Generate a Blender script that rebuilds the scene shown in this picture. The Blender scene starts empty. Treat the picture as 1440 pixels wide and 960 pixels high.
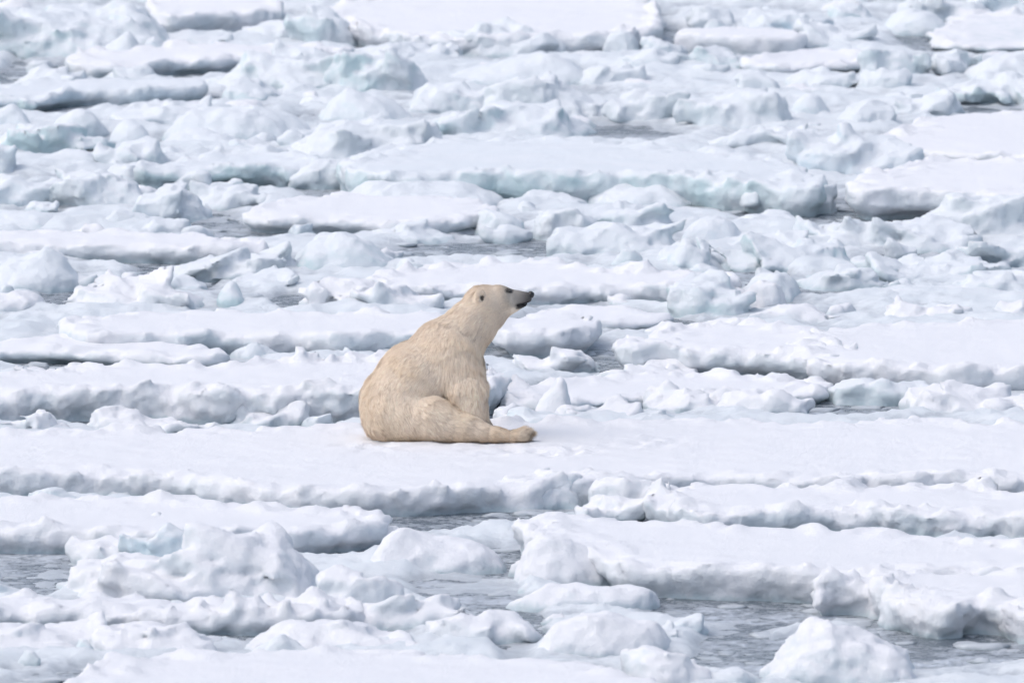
import bpy, math
import numpy as np

# ------------------------------------------------------------------ camera, sky, sun, exposure
F_PX = 19800.0                      # focal length in photograph pixels (1440 wide), a ~495 mm lens
BEAR_DIST = 110.0
DEP_BEAR = math.radians(6.9)
PITCH = DEP_BEAR - math.atan(140.0 / F_PX)
CAM_H = BEAR_DIST * math.tan(DEP_BEAR)

sc = bpy.context.scene
col = sc.collection
cam_data = bpy.data.cameras.new('camera')
cam = bpy.data.objects.new('camera', cam_data)
col.objects.link(cam)
cam.location = (0, 0, CAM_H)
cam.rotation_euler = (math.pi / 2 - PITCH, 0, 0)
cam_data.sensor_width = 36.0
cam_data.lens = 36.0 * F_PX / 1440.0
cam_data.clip_start = 1.0
cam_data.clip_end = 9000.0
cam_data.dof.use_dof = True
cam_data.dof.focus_distance = BEAR_DIST / math.cos(DEP_BEAR)
cam_data.dof.aperture_fstop = 4.8
sc.camera = cam

SUN_EL, SUN_AZ = math.radians(58), math.radians(-106)      # azimuth from +Y towards +X
world = bpy.data.worlds.new('World')
sc.world = world
world.use_nodes = True
wn = world.node_tree.nodes
wl = world.node_tree.links
bg = wn['Background']
sky = wn.new('ShaderNodeTexSky')
sky.sky_type = 'NISHITA'
sky.sun_disc = False
sky.sun_elevation = SUN_EL
sky.sun_rotation = SUN_AZ
sky.air_density = 1.0
sky.dust_density = 3.0
sky.ozone_density = 1.0
hs = wn.new('ShaderNodeHueSaturation')                    # an overcast sky: the blue is veiled by cloud
hs.inputs['Saturation'].default_value = 0.78
wl.new(sky.outputs[0], hs.inputs['Color'])
wl.new(hs.outputs[0], bg.inputs['Color'])
bg.inputs['Strength'].default_value = 0.15

sun_data = bpy.data.lights.new('sun', 'SUN')
sun_data.energy = 0.7
sun_data.angle = math.radians(90)
sun_data.color = (1.0, 0.975, 0.95)
sun = bpy.data.objects.new('sun', sun_data)
col.objects.link(sun)
sun.location = (0, BEAR_DIST, 60)
sun.rotation_euler = (math.pi / 2 - SUN_EL, 0, math.pi - SUN_AZ)

sc.view_settings.view_transform = 'Standard'
sc.view_settings.look = 'None'
sc.view_settings.exposure = 0.47
sc.view_settings.gamma = 1.0
sc.view_settings.use_curve_mapping = False
sc.render.engine = 'CYCLES'
sc.cycles.use_denoising = True
sc.cycles.max_bounces = 14
sc.cycles.diffuse_bounces = 12
sc.cycles.glossy_bounces = 3

# ------------------------------------------------------------------ helpers
CP, SP = math.cos(PITCH), math.sin(PITCH)

def ground(px, py, z=0.0):
    """the point at height z that stands at that pixel of the photograph"""
    u = (px - 720.0) / F_PX
    v = (480.0 - py) / F_PX
    dx, dy, dz = u, CP + v * SP, -SP + v * CP
    t = (z - CAM_H) / dz
    return t * dx, t * dy

def mpp(py):
    y = ground(720, py)[1]
    return math.hypot(y, CAM_H) / F_PX

_rng = np.random.default_rng(7)
_perm = np.concatenate([_rng.permutation(256)] * 3).astype(np.int32)
_g = _rng.normal(size=(256, 3)).astype(np.float32)
_g /= np.linalg.norm(_g, axis=1)[:, None]

def noise(p):
    """gradient noise, p (...,3) -> about -0.7..0.7"""
    p = np.asarray(p, np.float32)
    i = np.floor(p).astype(np.int32)
    f = p - i
    i &= 255
    w = f * f * f * (f * (f * 6 - 15) + 10)
    out = 0
    for a in (0, 1):
        wa = w[..., 0] if a else 1 - w[..., 0]
        pa = _perm[i[..., 0] + a]
        for b in (0, 1):
            wb = w[..., 1] if b else 1 - w[..., 1]
            pb = _perm[pa + i[..., 1] + b]
            for c in (0, 1):
                wc = w[..., 2] if c else 1 - w[..., 2]
                g = _g[_perm[pb + i[..., 2] + c]]
                d = g[..., 0] * (f[..., 0] - a) + g[..., 1] * (f[..., 1] - b) + g[..., 2] * (f[..., 2] - c)
                out = out + wa * wb * wc * d
    return out

def sstep(a, b, x):
    t = np.clip((x - a) / (b - a), 0, 1)
    return t * t * (3 - 2 * t)

def smin(a, b, k):
    h = np.clip(0.5 + 0.5 * (b - a) / k, 0, 1)
    return b + (a - b) * h - k * h * (1 - h)

def smax(a, b, k):
    return -smin(-a, -b, k)

def surface_nets(F, origin, step):
    """quads of the zero surface of F on a grid (inside is negative)"""
    s = F < 0
    nx, ny, nz = F.shape
    c = np.zeros((nx - 1, ny - 1, nz - 1), np.int8)
    for a in (0, 1):
        for b in (0, 1):
            for d in (0, 1):
                c += s[a:nx - 1 + a, b:ny - 1 + b, d:nz - 1 + d]
    cells = np.argwhere((c > 0) & (c < 8))
    idx = -np.ones(c.shape, np.int32)
    idx[cells[:, 0], cells[:, 1], cells[:, 2]] = np.arange(len(cells))
    corners = [(a, b, d) for a in (0, 1) for b in (0, 1) for d in (0, 1)]
    vals = {k: F[cells[:, 0] + k[0], cells[:, 1] + k[1], cells[:, 2] + k[2]] for k in corners}
    acc = np.zeros((len(cells), 3), np.float32)
    cnt = np.zeros(len(cells), np.float32)
    for k in corners:
        for ax in range(3):
            if k[ax] == 0:
                k2 = tuple(1 if j == ax else k[j] for j in range(3))
                f0, f1 = vals[k], vals[k2]
                m = (f0 < 0) != (f1 < 0)
                t = np.where(m, f0 / np.where(m, f0 - f1, 1), 0)
                pt = np.empty((len(cells), 3), np.float32)
                for j in range(3):
                    pt[:, j] = k[j]
                pt[:, ax] = t
                acc += pt * m[:, None]
                cnt += m
    v = (cells + acc / cnt[:, None]) * np.asarray(step, np.float32) + np.asarray(origin, np.float32)
    quads = []
    for ax in range(3):
        o1, o2 = [j for j in range(3) if j != ax]
        sl0 = [slice(None)] * 3; sl1 = [slice(None)] * 3
        sl0[ax] = slice(0, -1); sl1[ax] = slice(1, None)
        a0, a1 = s[tuple(sl0)], s[tuple(sl1)]
        e = np.argwhere(a0 != a1)
        m = np.ones(len(e), bool)
        for o in (o1, o2):
            m &= (e[:, o] > 0) & (e[:, o] < F.shape[o] - 1)
        e = e[m]
        inside0 = a0[e[:, 0], e[:, 1], e[:, 2]]
        q = []
        for (p1, p2) in ((-1, -1), (0, -1), (0, 0), (-1, 0)):
            cc = e.copy(); cc[:, o1] += p1; cc[:, o2] += p2
            q.append(idx[cc[:, 0], cc[:, 1], cc[:, 2]])
        q = np.stack(q, 1)
        flip = inside0 if ax != 1 else ~inside0
        q[~flip] = q[~flip][:, ::-1]
        quads.append(q)
    return v, np.concatenate(quads)

def make_mesh(name, verts, faces, smooth=True):
    """faces: (n,3) or (n,4) array"""
    me = bpy.data.meshes.new(name)
    n, k = faces.shape
    me.vertices.add(len(verts))
    me.vertices.foreach_set('co', np.ascontiguousarray(verts, np.float32).ravel())
    me.loops.add(n * k)
    me.loops.foreach_set('vertex_index', np.ascontiguousarray(faces, np.int32).ravel())
    me.polygons.add(n)
    me.polygons.foreach_set('loop_start', np.arange(0, n * k, k, dtype=np.int32))
    me.update(calc_edges=True)
    if smooth:
        me.polygons.foreach_set('use_smooth', np.ones(n, bool))
    me.validate()
    return me

def link(name, me, mat=None, parent=None, loc=(0, 0, 0)):
    o = bpy.data.objects.new(name, me)
    col.objects.link(o)
    o.location = loc
    if mat is not None and me is not None and not me.materials:
        me.materials.append(mat)
    if parent is not None:
        o.parent = parent
    return o

def tag(o, label, cat, group=None):
    o['label'] = label
    o['category'] = cat
    if group:
        o['group'] = group
    return o

# ------------------------------------------------------------------ materials
def new_mat(name):
    m = bpy.data.materials.new(name)
    m.use_nodes = True
    nt = m.node_tree
    return m, nt, nt.nodes['Principled BSDF']

def N(nt, typ, **kw):
    n = nt.nodes.new(typ)
    for k, v in kw.items():
        setattr(n, k, v)
    return n

def math_node(nt, op, a, b=None, clamp=False):
    n = N(nt, 'ShaderNodeMath', operation=op, use_clamp=clamp)
    for i, x in enumerate((a, b)):
        if x is None:
            continue
        if isinstance(x, (int, float)):
            n.inputs[i].default_value = x
        else:
            nt.links.new(x, n.inputs[i])
    return n.outputs[0]

def ramp(nt, val, a, b, lo=0.0, hi=1.0):
    n = N(nt, 'ShaderNodeMapRange', interpolation_type='SMOOTHSTEP')
    nt.links.new(val, n.inputs['Value'])
    n.inputs['From Min'].default_value = a
    n.inputs['From Max'].default_value = b
    n.inputs['To Min'].default_value = lo
    n.inputs['To Max'].default_value = hi
    return n.outputs[0]

def mixc(nt, fac, a, b):
    n = N(nt, 'ShaderNodeMix', data_type='RGBA')
    if isinstance(fac, (int, float)):
        n.inputs['Factor'].default_value = fac
    else:
        nt.links.new(fac, n.inputs['Factor'])
    for key, x in (('A', a), ('B', b)):
        s = [i for i in n.inputs if i.name == key and i.type == 'RGBA'][0]
        if isinstance(x, tuple):
            s.default_value = (*x, 1)
        else:
            nt.links.new(x, s)
    return [o for o in n.outputs if o.type == 'RGBA'][0]

def tex_noise(nt, vec, scale, detail=3.0, rough=0.55):
    n = N(nt, 'ShaderNodeTexNoise')
    nt.links.new(vec, n.inputs['Vector'])
    n.inputs['Scale'].default_value = scale
    n.inputs['Detail'].default_value = detail
    n.inputs['Roughness'].default_value = rough
    return n.outputs['Fac']

def ice_material(name, ice_amount, ice_col, wet_col=(0.52, 0.64, 0.68), snow_a=(0.90, 0.905, 0.935), snow_b=(0.925, 0.93, 0.955)):
    m, nt, bs = new_mat(name)
    geo = N(nt, 'ShaderNodeNewGeometry')
    oi = N(nt, 'ShaderNodeObjectInfo')
    pos = geo.outputs['Position']
    sep = N(nt, 'ShaderNodeSeparateXYZ'); nt.links.new(pos, sep.inputs[0])
    nrm = N(nt, 'ShaderNodeSeparateXYZ'); nt.links.new(geo.outputs['Normal'], nrm.inputs[0])
    n1 = tex_noise(nt, pos, 2.2, 4)
    n2 = tex_noise(nt, pos, 9.0, 4)
    n3 = tex_noise(nt, pos, 20.0, 6, 0.72)
    n4 = tex_noise(nt, pos, 160.0, 3, 0.6)
    # snow lies where it can rest; steep faces show bare ice, toned darker to paint in side shade
    steep = math_node(nt, 'ADD', nrm.outputs['Z'], math_node(nt, 'MULTIPLY', math_node(nt, 'SUBTRACT', n2, 0.5), 0.7))
    bare = ramp(nt, steep, 0.98, 0.0)
    patch = ramp(nt, n1, 0.28, 0.70)
    rnd = math_node(nt, 'MULTIPLY_ADD', oi.outputs['Random'], 0.7)
    rnd.node.inputs[2].default_value = 0.5
    fac = math_node(nt, 'MULTIPLY', math_node(nt, 'MULTIPLY', bare, patch), math_node(nt, 'MULTIPLY', rnd, ice_amount), clamp=True)
    snow = mixc(nt, n1, snow_a, snow_b)
    c = mixc(nt, fac, snow, ice_col)
    # the washed band just above the water is wet bare ice
    hgt = math_node(nt, 'ADD', sep.outputs['Z'], math_node(nt, 'MULTIPLY', math_node(nt, 'SUBTRACT', n2, 0.5), 0.12))
    wet = ramp(nt, hgt, 0.075, -0.01)
    c = mixc(nt, math_node(nt, 'MULTIPLY', wet, 0.75), c, wet_col)
    nt.links.new(c, bs.inputs['Base Color'])
    nt.links.new(ramp(nt, wet, 0, 1, 0.75, 0.3), bs.inputs['Roughness'])
    bs.inputs['Specular IOR Level'].default_value = 0.25
    bs.inputs['Subsurface Weight'].default_value = 0.0
    bs.inputs['Subsurface Radius'].default_value = (0.25, 0.6, 0.9)
    bs.inputs['Subsurface Scale'].default_value = 0.06
    h = math_node(nt, 'ADD', math_node(nt, 'MULTIPLY', n3, 0.7), math_node(nt, 'MULTIPLY', n4, 0.3))
    bp = N(nt, 'ShaderNodeBump')
    bp.inputs['Strength'].default_value = 0.75
    bp.inputs['Distance'].default_value = 0.042
    nt.links.new(h, bp.inputs['Height'])
    nt.links.new(bp.outputs[0], bs.inputs['Normal'])
    return m

MAT_SNOW = ice_material('snow_covered_ice', 0.9, (0.71, 0.785, 0.83))
WET_A, WET_B = (0.79, 0.84, 0.88), (0.88, 0.90, 0.93)          # old, damp, half-melted snow of the jumbled belts
MAT_HEAP = ice_material('damp_old_snow', 0.9, (0.66, 0.75, 0.79), snow_a=WET_A, snow_b=WET_B)
MAT_ICE = ice_material('bare_teal_ice', 1.15, (0.61, 0.755, 0.785), snow_a=WET_A, snow_b=WET_B)
MAT_SLUSH = ice_material('frozen_slush', 1.0, (0.61, 0.72, 0.755), (0.42, 0.46, 0.505), snow_a=(0.74, 0.80, 0.84), snow_b=(0.86, 0.885, 0.915))
MAT_BLUE = ice_material('blue_tinged_ice', 0.95, (0.64, 0.77, 0.84), snow_a=WET_A, snow_b=WET_B)

def water_material():
    m, nt, bs = new_mat('slushy_sea_water')
    geo = N(nt, 'ShaderNodeNewGeometry')
    pos = geo.outputs['Position']
    a = tex_noise(nt, pos, 0.9, 6, 0.62)
    b = tex_noise(nt, pos, 6.0, 5, 0.65)
    c = tex_noise(nt, pos, 17.0, 5, 0.65)
    s = math_node(nt, 'ADD', math_node(nt, 'ADD', math_node(nt, 'MULTIPLY', a, 0.40), math_node(nt, 'MULTIPLY', b, 0.32)), math_node(nt, 'MULTIPLY', c, 0.28))
    slush = ramp(nt, s, 0.43, 0.58)
    colr = mixc(nt, slush, (0.12, 0.145, 0.17), (0.49, 0.53, 0.58))
    nt.links.new(colr, bs.inputs['Base Color'])
    nt.links.new(ramp(nt, slush, 0, 1, 0.22, 0.6), bs.inputs['Roughness'])
    bs.inputs['IOR'].default_value = 1.33
    h = math_node(nt, 'ADD', math_node(nt, 'MULTIPLY', slush, 0.6), math_node(nt, 'MULTIPLY', c, 0.6))
    bp = N(nt, 'ShaderNodeBump')
    bp.inputs['Strength'].default_value = 0.8
    bp.inputs['Distance'].default_value = 0.03
    nt.links.new(h, bp.inputs['Height'])
    nt.links.new(bp.outputs[0], bs.inputs['Normal'])
    return m

MAT_WATER = water_material()

# ------------------------------------------------------------------ sea
g = np.array([[-3000, -500, 0], [3000, -500, 0], [3000, 7000, 0], [-3000, 7000, 0]], np.float32)
sea = link('sea_water', make_mesh('sea_water', g, np.array([[0, 1, 2, 3]])), MAT_WATER)
sea['kind'] = 'structure'

# ------------------------------------------------------------------ ice builder
def chaikin(p, n=2):
    p = np.asarray(p, np.float32)
    for _ in range(n):
        q = np.roll(p, -1, 0)
        p = np.stack([0.75 * p + 0.25 * q, 0.25 * p + 0.75 * q], 1).reshape(-1, 2)
    return p

def poly_sdf(poly, X, Y):
    d = np.full(X.shape, 1e9, np.float32)
    ins = np.zeros(X.shape, bool)
    for (ax, ay), (bx, by) in zip(poly, np.roll(poly, -1, 0)):
        ex, ey = bx - ax, by - ay
        wx, wy = X - ax, Y - ay
        t = np.clip((wx * ex + wy * ey) / (ex * ex + ey * ey + 1e-9), 0, 1)
        d = np.minimum(d, (wx - ex * t) ** 2 + (wy - ey * t) ** 2)
        c = ((ay > Y) != (by > Y))
        xi = ax + (Y - ay) * ex / np.where(abs(ey) < 1e-9, 1e-9, ey)
        ins ^= c & (X < xi)
    return np.where(ins, -np.sqrt(d), np.sqrt(d))

PLATES, FLOE_LABEL = [], []
FOOT = []           # footprints, to keep the loose brash off the floes

def ice_mesh(name, poly, h, seed, mound=False, prof=None, rim=0.05, under=0.10, rough=1.0, cuts=0, step=(0.030, 0.06, 0.024), slope=0.0, slabs=0, trod=()):
    """poly: (n,2) outline at the waterline relative to the origin, metres"""
    rng = np.random.default_rng(seed)
    off = rng.uniform(0, 200, 3).astype(np.float32)
    poly = chaikin(poly, 2)
    x0, y0 = poly.min(0); x1, y1 = poly.max(0)
    mx = 0.22
    top = h * (1.25 if mound else 1.0) + (0.12 + rim * 1.6)
    xs = np.arange(x0 - mx, x1 + mx, step[0], dtype=np.float32)
    ys = np.arange(y0 - mx, y1 + mx, step[1], dtype=np.float32)
    zs = np.arange(-0.09, top, step[2], dtype=np.float32)
    X2, Y2 = np.meshgrid(xs, ys, indexing='ij')
    d2 = poly_sdf(poly, X2, Y2)
    def n2(s, k=0.0, sy=1.0):
        return noise(np.stack([X2 / s + off[0], Y2 / (s * sy) + off[1], np.full_like(X2, off[2] + k)], -1))
    W, D = x1 - x0, y1 - y0
    sz = min(1.0, W / 1.2)
    d2 = d2 + sz * (0.20 * n2(0.9, 3.3) + 0.10 * n2(0.38, 7.7) + 0.05 * abs(n2(0.17, 9.1)))
    inn = -d2
    if mound:
        w = max(0.12, 0.37 * min(W, D))
        t = np.clip(inn / w, 0, 1)
        dome = (1 - (1 - t) ** 1.8) ** 0.85
        if slabs:
            dome = dome * 0.86
        u = (X2 - x0) / W
        pr = prof or [(0, .55), (.22, .88), (.5, 1), (.75, .86), (1, .5)]
        P = np.interp(u, [a for a, _ in pr], [b for _, b in pr])
        H = h * P * dome
        H = H + h * rough * (0.22 * n2(0.55 * max(.5, min(W, 2)), 1.2) + 0.15 * n2(0.24, 5.0) - 0.10 * abs(n2(0.13, 6.0))) * sstep(0, 0.1, inn)
        H = H - slope * (Y2 - (y0 + y1) / 2)
    else:
        H = h + 0.028 * n2(1.6) + 0.012 * n2(0.5, 2.2)
        band = sstep(0.0, 0.06, inn) * (1 - sstep(0.16, 0.55, inn))
        lump = np.clip(n2(0.26, 4.4) * 1.6 + 0.15, 0, 1) + 0.9 * np.clip(n2(0.12, 8.4) * 1.8, 0, 1) * (0.4 + np.clip(n2(0.7, 1.4) * 2, 0, 1))
        H = H + rim * band * lump * (0.35 + 1.3 * np.clip(n2(1.1, 6.6) + 0.25, 0, 1)) * 1.5
        for (tx0, ty0, tr, ta) in trod:                   # scuffed and trodden snow
            r2 = np.hypot((X2 - tx0) / tr, (Y2 - ty0) / (tr * 1.4))
            H = H + ta * sstep(1, 0.2, r2) * (n2(0.13, 2.9) * 1.6 - 0.2)
        if prof:
            u = (X2 - x0) / W
            H = H * np.interp(u, [a for a, _ in prof], [b for _, b in prof])
        H = H - slope * (Y2 - (y0 + y1) / 2)
    Z = zs[None, None, :]
    zr = np.clip(Z / max(h, 0.05), 0, 1.3)
    uc = under * (0.35 + 1.2 * np.clip(n2(0.8, 12.2) + 0.35, 0, 1))
    bulge = uc[:, :, None] * (1 - sstep(0.05, 0.55, zr))
    k = 0.05 if not mound else 0.08
    F = smax(d2[:, :, None] + bulge, (Z - H[:, :, None]) * (0.75 if mound else 1.0), k)
    F = F.astype(np.float32)
    # tilted slabs frozen into the heap
    for _ in range(slabs):
        cu, cv = rng.uniform(0.16, 0.84), rng.uniform(0.18, 0.62)
        hl = h * float(np.interp(cu, [a for a, _ in pr], [b for _, b in pr]))
        sx, sy, sz_ = W * rng.uniform(.13, .26), D * rng.uniform(.14, .28), hl * rng.uniform(.20, .36)
        cz = hl * rng.uniform(.35, .62)
        az, tx, ty = rng.uniform(0, 3.14), rng.uniform(-.45, .45), rng.uniform(-.35, .35)
        dx, dy = (X2 - x0 - cu * W)[:, :, None], (Y2 - y0 - cv * D)[:, :, None]
        qx = dx * math.cos(az) + dy * math.sin(az)
        qy = -dx * math.sin(az) + dy * math.cos(az)
        qz = (Z - cz) - tx * qx - ty * qy
        qx = qx + 0.35 * tx * qz
        r = min(0.05, 0.3 * sz_)
        ax_, ay_, az_ = np.abs(qx) - sx + r, np.abs(qy) - sy + r, np.abs(qz) - sz_ + r
        bd = np.sqrt(np.maximum(ax_, 0) ** 2 + np.maximum(ay_, 0) ** 2 + np.maximum(az_, 0) ** 2) + np.minimum(np.maximum(ax_, np.maximum(ay_, az_)), 0) - r
        F = smin(F, bd.astype(np.float32), 0.07).astype(np.float32)
    # broken faces
    for _ in range(cuts):
        an = rng.uniform(0, 2 * math.pi); el = rng.uniform(0.1, 0.9)
        nrm = np.array([math.cos(an) * math.cos(el), math.sin(an) * math.cos(el), math.sin(el)])
        c = np.array([(x0 + x1) / 2, (y0 + y1) / 2, h * 0.4])
        ext = abs(nrm[0]) * W / 2 * 0.62 + abs(nrm[1]) * D / 2 * 0.62 + abs(nrm[2]) * h * 0.42
        pl = (X2 - c[0])[:, :, None] * nrm[0] + (Y2 - c[1])[:, :, None] * nrm[1] + (Z - c[2]) * nrm[2] - ext
        F = smax(F, pl.astype(np.float32), 0.05)
    m = np.abs(F) < 0.16
    ii = np.argwhere(m)
    P3 = np.stack([xs[ii[:, 0]], ys[ii[:, 1]], zs[ii[:, 2]]], 1)
    sidew = sstep(-0.30, -0.04, d2)[ii[:, 0], ii[:, 1]] if not mound else 1.0
    sidew = 0.12 + 0.88 * sidew
    sc_ = rough * min(1.0, 0.45 + 0.55 * h / 0.2)
    dn = 0.075 * noise(P3 / 0.32 + off) + 0.05 * noise(P3 / 0.15 + off[::-1]) - 0.03 * abs(noise(P3 / 0.085 + off + 5)) + 0.012
    F[ii[:, 0], ii[:, 1], ii[:, 2]] += (dn * sidew * sc_).astype(np.float32)
    F[:, :, 0] = np.maximum(F[:, :, 0], -1)
    v, q = surface_nets(F, (xs[0], ys[0], zs[0]), step)
    # drop stray crumbs that float free of the body
    lab = np.arange(len(v))
    while True:
        lf = lab[q].min(1)
        new = lab.copy()
        for j in range(4):
            np.minimum.at(new, q[:, j], lf)
        new = new[new]
        if (new == lab).all():
            break
        lab = new
    size = np.bincount(lab, minlength=len(v))
    q = q[size[lab[q[:, 0]]] > 0.08 * len(v)]
    us_ = np.unique(q)
    rm_ = np.zeros(len(v), np.int32); rm_[us_] = np.arange(len(us_))
    v, q = v[us_], rm_[q]
    # a last fine crumble along the normals
    fn = np.cross(v[q[:, 2]] - v[q[:, 0]], v[q[:, 3]] - v[q[:, 1]])
    vn = np.zeros_like(v)
    for j in range(4):
        for a in range(3):
            vn[:, a] += np.bincount(q[:, j], fn[:, a], len(v))
    vn /= np.linalg.norm(vn, axis=1)[:, None] + 1e-12
    crumble = np.clip(1.15 - vn[:, 2] ** 2, 0.12, 1)
    fine = 0.026 * noise(v / 0.085 + off) - 0.02 * abs(noise(v / 0.055 + off + 3)) + 0.012 * noise(v / 0.03 + off)
    v += vn * (fine * rough * crumble)[:, None]
    return make_mesh(name, v, q)

_seed = [100]
def put_ice(name, poly_world, h, label, cat, mat, group=None, **kw):
    _seed[0] += 1
    pw = np.asarray(poly_world, np.float32)
    c = (pw.min(0) + pw.max(0)) / 2
    if 'trod' in kw:
        kw['trod'] = [(x - c[0], y - c[1], r, a) for x, y, r, a in kw['trod']]
    me = ice_mesh(name, pw - c, h, kw.pop('seed', _seed[0]), **kw)
    o = link(name, me, mat, loc=(float(c[0]), float(c[1]), 0))
    FOOT.append(chaikin(pw, 1))
    FLOE_LABEL.append(label)
    if not kw.get('mound'):
        PLATES.append(FOOT[-1])
    return tag(o, label, cat, group)

def plate(pts, hp, label, mat=MAT_SNOW, cat='ice floe', name='ice_floe', **kw):
    """pts: the outline of the floe's flat top in photograph pixels, hp its freeboard in pixels"""
    yf = max(p[1] for p in pts)
    h = hp * mpp(yf)
    pw = [ground(x, y, h) for x, y in pts]
    return put_ice(name, pw, h, label, cat, mat, **kw)

def mound(x0, x1, ytop, ybase, label, mat=MAT_SNOW, depth=0.62, cat='ice block', name='ice_block', **kw):
    """a heap or block between x0 and x1, its crest at ytop and its waterline at ybase"""
    if mat is MAT_SNOW and ybase < 440:
        mat = MAT_HEAP
    m = mpp(ybase)
    W = (x1 - x0) * m
    D = max(0.35, min(depth * W * 1.9, 3.6))
    h = ((ybase - ytop) * m - D * 0.06) / 0.993
    if h < 0.06:
        D = max(0.3, D * 0.5)
        h = max(0.05, ((ybase - ytop) * m - D * 0.06) / 0.993)
    cx, fy = ground((x0 + x1) / 2, ybase)
    cy = fy + D / 2
    rng = np.random.default_rng(int(x0 * 7 + ytop * 13) % 100000)
    n = 9
    pw = []
    for i in range(n):
        a = 2 * math.pi * (i + rng.uniform(-.25, .25)) / n
        r = rng.uniform(0.86, 1.08)
        ca, sa = math.cos(a), math.sin(a)
        pw.append((cx + 0.5 * W * 1.14 * np.sign(ca) * abs(ca) ** 0.75 * r, cy + 0.5 * D * np.sign(sa) * abs(sa) ** 0.75 * r))
    kw.setdefault('cuts', 3)
    kw.setdefault('under', 0.03)
    kw.setdefault('slabs', 0 if kw.get('rough', 1.0) < 0.75 else int(4 + W))
    kw.setdefault('step', (0.024, 0.045, 0.022) if W < 1.6 else (0.028, 0.055, 0.024))
    return put_ice(name, pw, h, label, cat, mat, mound=True, **kw)

# ------------------------------------------------------------------ the pack ice, front to back
I, B, S = MAT_ICE, MAT_BLUE, MAT_SNOW
# --- the foreground
plate([(90, 935), (260, 915), (480, 912), (640, 918), (780, 926), (880, 938), (960, 975), (900, 1040), (300, 1050), (60, 1020)], 22,
      'flat snow-covered floe ending in a rounded lobe, nearest floe to the humped block', rim=0.05)
mound(872, 1002, 908, 975, 'smooth snow lobe at the tip of the flat lobed floe beside slushy water', depth=0.8, cuts=1,
      prof=[(0, .9), (.25, 1), (.5, .8), (.8, .55), (1, .4)])
plate([(-160, 846), (0, 838), (160, 836), (300, 842), (420, 846), (520, 848), (535, 860), (430, 868), (300, 866), (160, 862), (0, 858), (-160, 858)], 28,
      'long narrow snow floe with crumbling front in front of the big jagged boulder', rim=0.09, under=0.05, rough=1.3)
mound(-60, 150, 878, 928, 'snowy rubble mound leaning on the crumbling front of a long narrow floe', depth=0.7)
mound(90, 330, 883, 930, 'broad low ridge of snow rubble with vertical cracks in front of the long narrow floe')
mound(310, 640, 886, 926, 'low tapering snow ridge reaching toward the slushy lead', depth=0.35)
mound(1068, 1320, 876, 972, 'large humped ice block sloping to the right and standing alone in slushy water', depth=0.5, rough=1.0, slabs=0, cuts=3,
      prof=[(0, .4), (.14, .66), (.27, .93), (.4, .98), (.55, .86), (.75, .62), (1, .4)])
plate([(1128, 826), (1170, 806), (1300, 800), (1440, 797), (1620, 795), (1620, 870), (1440, 862), (1385, 842), (1330, 856), (1270, 848), (1200, 818)], 46,
      'thick snow floe with crumbling lumpy front wall above the slushy water', rim=0.08, under=0.06, rough=1.4)
mound(738, 952, 862, 928, 'smooth low whaleback of ice with greyish flanks amid slush', depth=0.4, rough=0.7)
mound(600, 770, 860, 908, 'flattened snow hump between the skirted boulder and a smooth whaleback', depth=0.35, rough=0.8)
mound(703, 952, 815, 864, 'low flat-topped snow cake with pointed left end in the lead', depth=0.3, rough=0.7,
      prof=[(0, .3), (.2, .8), (.35, 1), (.55, .8), (1, .55)])
plate([(722, 748), (730, 722), (850, 727), (1000, 735), (1150, 745), (1300, 752), (1440, 764), (1620, 768), (1620, 802), (1440, 801), (1290, 800), (1180, 806), (1100, 798),
       (1000, 797), (930, 798), (865, 792), (800, 768)], 48,
      'broad tilted-looking snow floe with thick scalloped front wall over open water', rim=0.05, under=0.13, seed=311)
mound(716, 884, 745, 830, 'snow-plastered shoulder sloping down at the left end of the scalloped floe', depth=0.5, rough=0.6, cuts=1,
      prof=[(0, .7), (.2, 1), (.5, .85), (.8, .6), (1, .4)])
mound(1238, 1282, 776, 806, 'small knob of snow sitting at the rim of the scalloped floe', depth=0.7)
mound(508, 732, 740, 812, 'whale-shaped snow floe with rounded head and tapering tail in the lead', depth=0.42, rough=0.6, cuts=1,
      prof=[(0, .3), (.14, .85), (.25, 1), (.45, .8), (.75, .55), (1, .3)])
# the jagged boulder
mound(74, 474, 747, 858, 'broad jagged ice boulder mass with a steep faceted shoulder', S, depth=0.45, cuts=3, slabs=9, seed=63, rough=0.95,
      prof=[(0, .25), (.12, .58), (.22, .70), (.36, .62), (.50, .58), (.58, .80), (.68, 1.0), (.86, 1.05), (.95, .82), (1, .4)], cat='ice boulder', name='ice_boulder')
mound(190, 325, 733, 812, 'snowy slab leaning behind the jagged boulder, with a blue cleft beside it', B, depth=0.7, cuts=4,
      prof=[(0, .5), (.3, .8), (.6, 1), (.85, .9), (1, .6)], cat='ice slab', name='ice_slab')
mound(188, 250, 718, 760, 'small snow knob behind the leaning slab', depth=0.8)
mound(100, 205, 750, 800, 'snow-rounded lump left of the leaning slab', depth=0.7)
mound(440, 600, 782, 862, 'low snow skirt spreading right of the jagged boulder into the slush', depth=0.4, rough=0.9,
      prof=[(0, 1), (.3, .85), (.6, .5), (1, .25)])
mound(440, 700, 830, 888, 'flat slushy apron of ice between the boulder and the lead', depth=0.3, rough=0.9,
      prof=[(0, .9), (.4, .7), (.7, .5), (1, .3)])
plate([(-160, 706), (0, 698), (120, 697), (280, 703), (420, 714), (520, 718), (556, 727), (545, 738), (440, 746), (330, 750), (200, 750), (90, 745), (0, 744), (-160, 744)], 36,
      'snow floe with upright grey right end lying behind the jagged boulder', rim=0.07, under=0.08)
mound(120, 268, 684, 702, 'row of small snow knobs along the back rim of the floe behind the boulder', depth=0.4, rough=1.6)
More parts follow.
